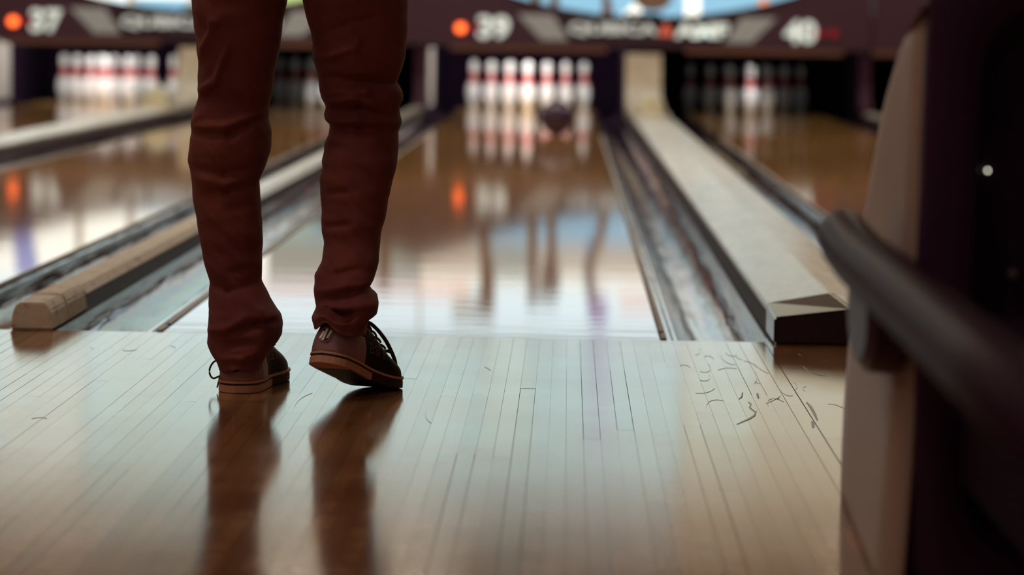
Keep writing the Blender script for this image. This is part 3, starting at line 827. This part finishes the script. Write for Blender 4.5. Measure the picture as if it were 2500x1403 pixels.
# ------------------------------------------------------------------ the bowler
person = empty('person', (-.145, -.98, 0))
tag(person, 'person seen from behind in brown trousers and two-tone bowling shoes, right heel lifted', 'person')
PX, PY = .145, .98
def seg_d(px, pz, a, b):
    ax_, az = a; bx, bz = b
    dx, dz = bx - ax_, bz - az
    l2 = dx*dx + dz*dz
    t = 0 if l2 == 0 else max(0, min(1, ((px-ax_)*dx + (pz-az)*dz) / l2))
    return math.hypot(px - ax_ - t*dx, pz - az - t*dz), t
def interp(tab, z):
    # tab sorted by descending z
    if z >= tab[0][0]: return tab[0][1:]
    for i in range(len(tab) - 1):
        a, b = tab[i], tab[i+1]
        if a[0] >= z >= b[0]:
            t = (a[0] - z) / (a[0] - b[0] + 1e-9)
            return tuple(a[k] + t * (b[k] - a[k]) for k in (1, 2, 3))
    return tab[-1][1:]
NSEG = 120
def leg_rings(tab, folds, hem, seed, tilt):
    """rings from hem to the top of the leg; outline widths follow the cloth"""
    z0, z1 = tab[-1][0], .86
    tops = {'z': tab[0][0]}
    rings = []
    n = int((z1 - z0) / .0045)
    for i in range(n + 1):
        z = z0 + (z1 - z0) * i / n
        xl, xr, yc = interp(tab, min(z, tab[0][0]))
        if z > tab[0][0]:
            k = (z - tab[0][0]) / (z1 - tab[0][0])
            cx0 = (xl + xr) / 2; hw0 = (xr - xl) / 2 + .022 * k
            cx0 += (-.145 - cx0) * .18 * k
            xl, xr = cx0 - hw0, cx0 + hw0
            yc += -.01 * k
        cx, hw = (xl + xr) / 2, (xr - xl) / 2
        up = z - z0
        hd = hw * 1.06
        kb = max(0, 1 - up / .16)
        hd = hd * (1 - kb) + max(hd, hem) * kb
        ring = []
        for s in range(NSEG):
            a = 2 * PI * s / NSEG
            ca, sa = math.cos(a), math.sin(a)
            ex = .92 if z > z0 + .1 else .80
            x = cx + hw * math.copysign(abs(ca) ** ex, ca)
            y = yc + hd * math.copysign(abs(sa) ** ex, sa)
            bk = max(0, -sa) ** .7
            d = 0
            for amp, pts in folds:
                for q in range(len(pts) - 1):
                    dd, t = seg_d(x, z, pts[q], pts[q+1])
                    if dd < .022:
                        fade = 1.0
                        if q == 0: fade *= min(1, .35 + t * 2)
                        if q == len(pts) - 2: fade *= min(1, .35 + (1 - t) * 2)
                        d += amp * .0105 * math.exp(-(dd / .0066) ** 2) * fade
            d = max(-.013, min(.013, d)) * bk
            nz = noise.noise(Vector((x * 16, y * 16 + seed, z * 34))) * .0045 + noise.noise(Vector((x * 34, y * 34 + seed, z * 60 + x * 60))) * .0024
            fr = max(0, sa)
            lim = abs(sa)
            d += nz * (.25 + .75 * lim)
            if z > .72: d *= .3
            x += d * ca; y += d * sa
            zz = z
            if up < .05:
                zz = z + tilt(ca, sa) * (1 - up / .05)
            ring.append((x + PX, y + PY, zz))
        rings.append(ring)
    return rings
TR = MB()
la = leg_rings(LEG_L, FOLD_L, .088, 3.1, lambda c, s: .012 * max(0, s) + .002 * c + (.006 * math.exp(-(c / .4) ** 2) if s < 0 else 0))
lb = leg_rings(LEG_R, FOLD_R, .072, 9.7, lambda c, s: -.004 * c + (.020 * math.exp(-((c + .40) / .35) ** 2) if s < 0 else .0))
TR.loft(la, caps=False); TR.loft(lb, caps=False)
# inner face of each hem, so that the cloth has thickness
for rg in (la, lb):
    cxm = sum(p[0] for p in rg[0]) / NSEG; cym = sum(p[1] for p in rg[0]) / NSEG
    inn = [[(cxm + (p[0] - cxm) * f, cym + (p[1] - cym) * f, p[2] + dz) for p in rg[0]] for f, dz in ((1, 0), (.975, -.0008), (.95, .0005), (.94, .03))]
    TR.loft(inn, caps=False)
# seat and waist
rg = []
for z, hx, hy, cy in ((.80, .150, .105, -.99), (.84, .176, .122, -.995), (.90, .184, .128, -1.0), (.97, .176, .12, -1.0), (1.04, .160, .108, -.99), (1.06, .158, .106, -.99)):
    rg.append([(-.152 + hx * math.cos(2*PI*k/64) + PX, cy + hy * math.sin(2*PI*k/64) + PY, z) for k in range(64)])
TR.loft(rg)
tr = TR.build('trousers', TROU, person, smooth=True)
tr['label'] = 'creased brown twill trousers'

# body: one continuous skin (legs inside the trousers, torso, arms, head)
bv = [(-.150, -.985, .98, .125), (-.150, -.975, 1.15, .115), (-.150, -.955, 1.32, .135), (-.150, -.945, 1.44, .085), (-.150, -.930, 1.53, .052), (-.150, -.905, 1.63, .085), (-.150, -.895, 1.72, .080),
      (-.240, -.985, .86, .062), (-.270, -.965, .48, .040), (-.260, -.98, .30, .034), (-.240, -.99, .10, .024), (-.228, -.92, .055, .022),
      (-.060, -.985, .86, .062), (-.050, -.957, .48, .040), (-.062, -1.0, .32, .034), (-.080, -1.08, .16, .024), (-.060, -1.04, .10, .022),
      (-.335, -.950, 1.41, .055), (-.420, -.985, 1.14, .040), (-.440, -.90, .91, .028), (-.440, -.86, .83, .030),
      (.035, -.945, 1.41, .055), (.11, -.80, 1.20, .040), (.07, -.62, 1.36, .028), (.055, -.56, 1.43, .030)]
be = [(0,1),(1,2),(2,3),(3,4),(4,5),(5,6),(0,7),(7,8),(8,9),(9,10),(10,11),(0,12),(12,13),(13,14),(14,15),(15,16),(3,17),(17,18),(18,19),(19,20),(3,21),(21,22),(22,23),(23,24)]
def fingers(palm, dirv, sidev, thumb):
    d = Vector(dirv).normalized(); s = Vector(sidev).normalized()
    base = Vector(bv[palm][:3])
    for i, ln in enumerate((.070, .080, .075, .058)):
        p0 = base + s * (.027 - .018 * i) + d * .035
        a = len(bv); bv.append((*p0, .009)); be.append((palm, a))
        bv.append((*(p0 + d * ln * .5), .0085)); be.append((a, a+1))
        bv.append((*(p0 + d * ln * .9 + Vector((0, .012, 0))), .0075)); be.append((a+1, a+2))
    p0 = base + s * .035
    a = len(bv); bv.append((*p0, .010)); be.append((palm, a))
    bv.append((*(p0 + s * .018 + d * .03), .009)); be.append((a, a+1))
fingers(20, (0, .2, -1), (0, 1, 0), 1)
fingers(24, (-.1, .6, .8), (-1, 0, 0), 1)
me = bpy.data.meshes.new('body')
me.from_pydata([(a + PX, b + PY, c) for a, b, c, r in bv], be, [])
SKIN = mat('skin', (.45, .24, .16), .5)
me.materials.append(SKIN)
bo = bpy.data.objects.new('body', me); C.objects.link(bo); bo.parent = person
sk = bo.modifiers.new('skin', 'SKIN'); sk.use_smooth_shade = True
me.skin_vertices.new() if not me.skin_vertices else None
for i, (a, b, c, r) in enumerate(bv):
    me.skin_vertices[0].data[i].radius = (r, r * (.8 if i in (0, 1, 2) else 1))
me.skin_vertices[0].data[0].use_root = True
bo.modifiers.new('sub', 'SUBSURF').levels = 1
SHIRT = mat('shirt_dark', (.06, .03, .05), .9)
rg = []
for z, hx, hy, cy in ((1.0, .175, .125, -.99), (1.10, .168, .12, -.98), (1.25, .185, .125, -.965), (1.38, .195, .12, -.955), (1.44, .17, .10, -.95), (1.49, .075, .07, -.94)):
    rg.append([(-.15 + hx * math.cos(2*PI*k/48) + PX, cy + hy * math.sin(2*PI*k/48) + PY, z) for k in range(48)])
MB().loft(rg, caps=False).build('shirt', SHIRT, person, smooth=True)
for sh, el, in (((-.315, -.95, 1.42), (-.415, -.98, 1.17)), ((.015, -.947, 1.42), (.10, -.82, 1.22))):
    a, b = Vector(sh), Vector(el)
    MB().tube([(p.x + PX, p.y + PY, p.z) for p in (a, a.lerp(b, .5), b)], [.078, .070, .062], 20, caps=False).build('sleeve', SHIRT, person, smooth=True)
HAIR = mat('hair_dark', (.03, .015, .012), .7)
MB().sphere((-.150 + PX, -.915 + PY, 1.70), .098, 28, 16, (.9, 1.05, 1.1)).build('hair', HAIR, person, smooth=True)
MB().sphere((-.150 + PX, -.805 + PY, 1.655), .016, 12, 8, (.7, 1.2, 1.3)).build('nose', SKIN, person, smooth=True)

# ---- bowling shoes
SL = .285
def s_w(s):
    """half width of the sole along its length"""
    pts = [(0, .0), (.004, .016), (.012, .027), (.025, .0355), (.05, .0395), (.08, .0385), (.12, .0365), (.155, .041), (.19, .0475), (.215, .0480), (.24, .0435), (.262, .033), (.276, .019), (.285, .001)]
    for i in range(len(pts) - 1):
        if pts[i][0] <= s <= pts[i+1][0]:
            t = (s - pts[i][0]) / (pts[i+1][0] - pts[i][0]); return pts[i][1] + t * (pts[i+1][1] - pts[i][1])
    return .001
def s_top(s):
    pts = [(0, .058), (.03, .070), (.07, .082), (.10, .098), (.13, .098), (.16, .086), (.20, .066), (.23, .055), (.255, .045), (.275, .034), (.285, .026)]
    for i in range(len(pts) - 1):
        if pts[i][0] <= s <= pts[i+1][0]:
            t = (s - pts[i][0]) / (pts[i+1][0] - pts[i][0]); return pts[i][1] + t * (pts[i+1][1] - pts[i][1])
    return .03
ST = [0, .003, .008, .015, .025, .04, .06, .08, .10, .12, .14, .16, .18, .20, .22, .24, .255, .268, .278, .285]
HEELM = leather('shoe_heel_mauve', (0.38, 0.20, 0.205), .42)
BLACKM = leather('shoe_black', (0.013, 0.005, 0.016), .45)
BLACKM.node_tree.nodes['Principled BSDF'].inputs['Specular IOR Level'].default_value = .1
TANM = mat('shoe_sole_tan', (0.75, 0.40, 0.27), .6)
OUTM = mat('shoe_outsole_dark', (0.040, 0.016, 0.026), .6)
LACEM = mat('shoe_lace_brown', (0.075, 0.03, 0.035), .7)
SILV = mat('shoe_emblem_silver', (0.88, 0.85, 0.84), .3, metal=.1)
PRINT = mat('shoe_print', (0.13, 0.065, 0.10), .5)

def make_shoe(name, bend_deg, yaw, toe, label, right):
    """toe = world position of the toe tip; the rear of the shoe is lifted by bending along its length"""
    # path from toe backwards
    N = 200
    path = [(0, 0)] * (N + 1)
    y, z = 0.0, 0.0
    ang = [0] * (N + 1)
    for i in range(N, -1, -1):
        s = SL * i / N
        th = 0 if s > .272 else math.radians(bend_deg) * min(1, (.272 - s) / .13)
        ang[i] = th
        if i < N:
            y -= math.cos(th) * SL / N; z += math.sin(th) * SL / N
        path[i] = (y, z)
    cyw, syw = math.cos(yaw), math.sin(yaw)
    def D(x, s, h):
        i = max(0, min(N, s / SL * N)); k = int(i); 
        k2 = min(N, k + 1); f = i - k
        py = path[k][0] + f * (path[k2][0] - path[k][0]); pz = path[k][1] + f * (path[k2][1] - path[k][1]); th = ang[k]
        if s < 0: py += s * math.cos(th); pz -= s * math.sin(th)
        if s > SL: py += (s - SL)
        ly = py + h * math.sin(th); lz = pz + h * math.cos(th)
        return (toe[0] + x * cyw + ly * syw + PX, toe[1] - x * syw + ly * cyw + PY, lz + .001)
    def slab(z0, z1, off, s0=0.0, s1=SL, crown=0):
        mb = MB(); rings = []
        st = [q for q in ST if s0 <= q <= s1]
        if s0 not in st: st = [s0] + st
        if s1 not in st: st = st + [s1]
        for q in st:
            w_ = s_w(q) + off
            sq = q + (-off if q == 0 else (off if q == SL else 0))
            rings.append([D(-w_, sq, z0), D(w_, sq, z0), D(w_, sq, (z0 + z1) / 2), D(w_, sq, z1), D(0, sq, z1), D(-w_, sq, z1), D(-w_, sq, (z0 + z1) / 2)])
        return mb.loft(rings)
    # upper of black leather
    rings = []
    na = 20
    def arc(q, off, h0, lo=None):
        w_ = max(.0005, s_w(q) - .003 + off); tp = s_top(q) + off
        r = []
        for i in range(na + 1):
            a = PI * i / na
            c, sn = math.cos(a), math.sin(a)
            # bulges just above the sole, narrows towards the top
            hgt = h0 + (tp - h0) * sn ** .75
            wid = w_ * math.copysign(abs(c) ** .55, c) * (1 - .28 * sn ** 2)
            r.append((wid, hgt))
        return r
    for q in ST:
        sq = q + .009 if q == 0 else (q + .007 if q == .003 else q + .004) if q < .01 else (q - .003 if q == SL else q)
        rings.append([D(x, sq, h) for x, h in arc(q if 0 < q < SL else (.0015 if q == 0 else .2835), 0, .019)])
    v = [p for r in rings for p in r]; n = na + 1
    f = [(i*n+k, i*n+k+1, (i+1)*n+k+1, (i+1)*n+k) for i in range(len(rings)-1) for k in range(na)]
    f += [tuple(range(n)), tuple((len(rings)-1)*n + k for k in range(n))]
    shoe = MB().add(v, f).build(name, BLACKM, person, smooth=True)
    shoe['label'] = label
    slab(.0165, .0205, .0015).build('welt', TANM, shoe)
    slab(.0125, .0166, -.0005).build('midsole', OUTM, shoe)
    slab(.0, .0126, .0008, 0.0, .125).build('heel_block', TANM, shoe)
    slab(.0008, .0126, .0, .1255, SL).build('outsole', OUTM, shoe)
    slab(-.0006, .0006, -.006, .05, .275).build('sole_pad', OUTM, shoe)
    # heel counter: mauve leather shell around the back
    rings = []
    NS = 28
    def around(u):
        """u 0..1 from front left round the heel to front right -> (x, s)"""
        ln = .088
        if u < .36: s = ln - (ln - .02) * (u / .36); return (-1, s)
        if u > .64: s = .02 + (ln - .02) * ((u - .64) / .36); return (1, s)
        a = (u - .36) / .28 * PI
        return (-math.cos(a), .02 - .02 * math.sin(a))
    for i in range(NS + 1):
        u = i / NS
        sx, s = around(u)
        col = []
        for j in range(11):
            hh = .0195 + (.068 - .0195) * j / 10
            k = (hh - .0195) / .0525
            bulge = math.sin(PI * min(1, k * 1.1 + .05)) * .0012
            if .36 <= u <= .64:
                x = sx * (s_w(.02) - .0005 + bulge) * (1 - .22 * k * k)
                ss = s + .0025 - bulge * math.sin((u - .36) / .28 * PI) + .007 * k * k
            else:
                x = sx * (s_w(max(s, .02)) - .0005 + bulge) * (1 - .22 * k * k); ss = s + .0025 + .007 * k * k * max(0, 1 - (s - .02) / .05)
            col.append(D(x, ss, hh))
        rings.append(col)
    v = [p for r in rings for p in r]; n = 11
    f = [(i*n+k, i*n+k+1, (i+1)*n+k+1, (i+1)*n+k) for i in range(NS) for k in range(n-1)]
    hc = MB().add(v, f).build('heel_counter', HEELM, shoe, smooth=True)
    hc.modifiers.new('thick', 'SOLIDIFY').thickness = .0015
    hc['label'] = 'mauve leather heel counter'
    # oval emblem on the back of the heel with slanted bars
    ec = .0505
    ring = []
    def E_(x, h, d):   # point on the heel back, d proud
        kk = (h - .0195) / .0525
        xx = x / .036
        return D(x, .0025 + .02 * (1 - math.sqrt(max(0, 1 - xx * xx))) + .007 * kk * kk - .0022 - d, h)
    ov = [(math.cos(2*PI*i/24), math.sin(2*PI*i/24)) for i in range(24)]
    mb = MB()
    mb.loft([[E_(.0130*a, ec + .0145*b, -.0005) for a, b in ov], [E_(.0130*a, ec + .0145*b, .0014) for a, b in ov], [E_(.0112*a, ec + .0127*b, .0014) for a, b in ov], [E_(.0112*a, ec + .0127*b, .0002) for a, b in ov]], caps=False)
    mb.build('emblem_ring', HEELM, hc, smooth=True)
    MB().add([E_(.0113*a, ec + .0128*b, .0005) for a, b in ov] + [E_(0, ec, .0005)], [(i, (i+1) % 24, 24) for i in range(24)]).build('emblem_plate', OUTM, hc)
    for x0, x1, hb, ht in ((-.0098, -.0052, -.0075, .0060), (-.0042, .0008, -.0108, .0108), (.0044, .0092, -.0068, .0080)):
        sl = .0022
        q = [(x0 - sl, ec + hb), (x1 - sl, ec + hb), (x1 + sl, ec + ht), (x0 + sl, ec + ht)]
        a_ = [E_(x, h, .0016) for x, h in q]; b_ = [E_(x, h, .0004) for x, h in q]
        MB().add(a_ + b_, [(0, 1, 2, 3), (7, 6, 5, 4)] + [(i, i+4, (i+1) % 4 + 4, (i+1) % 4) for i in range(4)]).build('emblem_bar', SILV, hc)
    # printed letters on the right-hand quarter
    def on_side(sg, s, h):
        """point on the side of the upper at height h"""
        A = arc(s, .0009, .019)
        A = [p for p in A if p[0] * sg >= -1e-9]
        best = None
        A.sort(key=lambda p: p[1])
        for i in range(len(A) - 1):
            if A[i][1] <= h <= A[i+1][1]:
                t = (h - A[i][1]) / (A[i+1][1] - A[i][1] + 1e-9)
                best = A[i][0] + t * (A[i+1][0] - A[i][0])
        if best is None: best = A[0][0]
        return D(best, s, h)
    def letters(body, s0, h0, hgt, wid):
        cu = bpy.data.curves.new('t', 'FONT'); cu.body = body; cu.size = 1; cu.resolution_u = 2; cu.offset = .01
        t = bpy.data.objects.new('t', cu); C.objects.link(t)
        m2 = bpy.data.meshes.new_from_object(t.evaluated_get(bpy.context.evaluated_depsgraph_get()))
        bpy.data.objects.remove(t); bpy.data.curves.remove(cu)
        xs = [p.co.x for p in m2.vertices]; ys = [p.co.y for p in m2.vertices]
        for p in m2.vertices:
            u = (p.co.x - min(xs)) / (max(xs) - min(xs)); q = (p.co.y - min(ys)) / (max(ys) - min(ys))
            p.co = on_side(1, s0 + wid * u, h0 + hgt * q)
        m2.materials.clear(); m2.materials.append(PRINT); m2.name = 'print'
        o = bpy.data.objects.new('print', m2); C.objects.link(o); o.parent = shoe
    letters('BSI', .112, .046, .020, .036)
    letters('3', .158, .046, .014, .009)
    # lace facing and laces over the instep
    for s in (.125, .145, .165, .185):
        pts = []
        for i in range(9):
            a = PI * (.30 + .40 * i / 8)
            A = arc(s, .002, .019)
            idx = (a / PI) * na; k = int(idx); fr = idx - k
            x = A[k][0] + fr * (A[min(k+1, na)][0] - A[k][0]); h = A[k][1] + fr * (A[min(k+1, na)][1] - A[k][1])
            pts.append(D(x, s + .004 * math.sin(i), h + .001))
        MB().tube(pts, .0022, 6).build('lace', LACEM, shoe, smooth=True)
    return shoe, D
shoeR, DR = make_shoe('bowling_shoe', 19, math.radians(24), (.012, -.905), 'right bowling shoe, black with mauve heel, heel raised', True)
shoeL, DL = make_shoe('bowling_shoe', 0, math.radians(8), (-.219, -.783), 'left bowling shoe, black with mauve heel, flat on the floor', False)
def ribbon(pts, r, par, nm='lace_loop'):
    # smooth the polyline (Catmull-Rom)
    P = [Vector(p) for p in pts]; out = []
    for i in range(len(P) - 1):
        p0, p1, p2, p3 = P[max(0, i-1)], P[i], P[i+1], P[min(len(P)-1, i+2)]
        for q in range(6):
            t = q / 6
            out.append(.5 * ((2*p1) + (p2 - p0)*t + (2*p0 - 5*p1 + 4*p2 - p3)*t*t + (3*p1 - p0 - 3*p2 + p3)*t**3))
    out.append(P[-1])
    return MB().tube(out, r, 8).build(nm, LACEM, par, smooth=True)
W2L = lambda pts: [(a + PX, b + PY, c) for a, b, c in pts]
ribbon(W2L([(-.288, -1.0, .054), (-.2967, -1.0, .0526), (-.3055, -1.0, .0472), (-.3113, -1.0, .0361), (-.3105, -1.0, .025), (-.3046, -1.0, .0191), (-.2958, -1.0, .0223), (-.284, -1.0, .028)]), .0017, shoeL)
ribbon(W2L([(-.284, -1.025, .032), (-.2894, -1.03, .0272), (-.2916, -1.03, .0176), (-.2944, -1.03, .006)]), .0014, shoeL)
ribbon(W2L([(-.05, -1.01, .125), (-.0293, -.985, .1229), (-.0151, -.975, .112), (-.0001, -.96, .0915), (.0105, -.945, .0694), (.0182, -.93, .0457), (.018, -.925, .0294)]), .0036, shoeR)
ribbon(W2L([(-.045, -1.02, .118), (-.0286, -1.0, .1164), (-.0217, -.99, .0965), (-.0126, -.98, .0745), (-.0013, -.965, .0576), (.0099, -.95, .0467)]), .0028, shoeR)
ribbon(W2L([(-.012, -.975, .069), (-.0058, -.968, .0691), (.0061, -.96, .0693), (.012, -.955, .066)]), .003, shoeR)
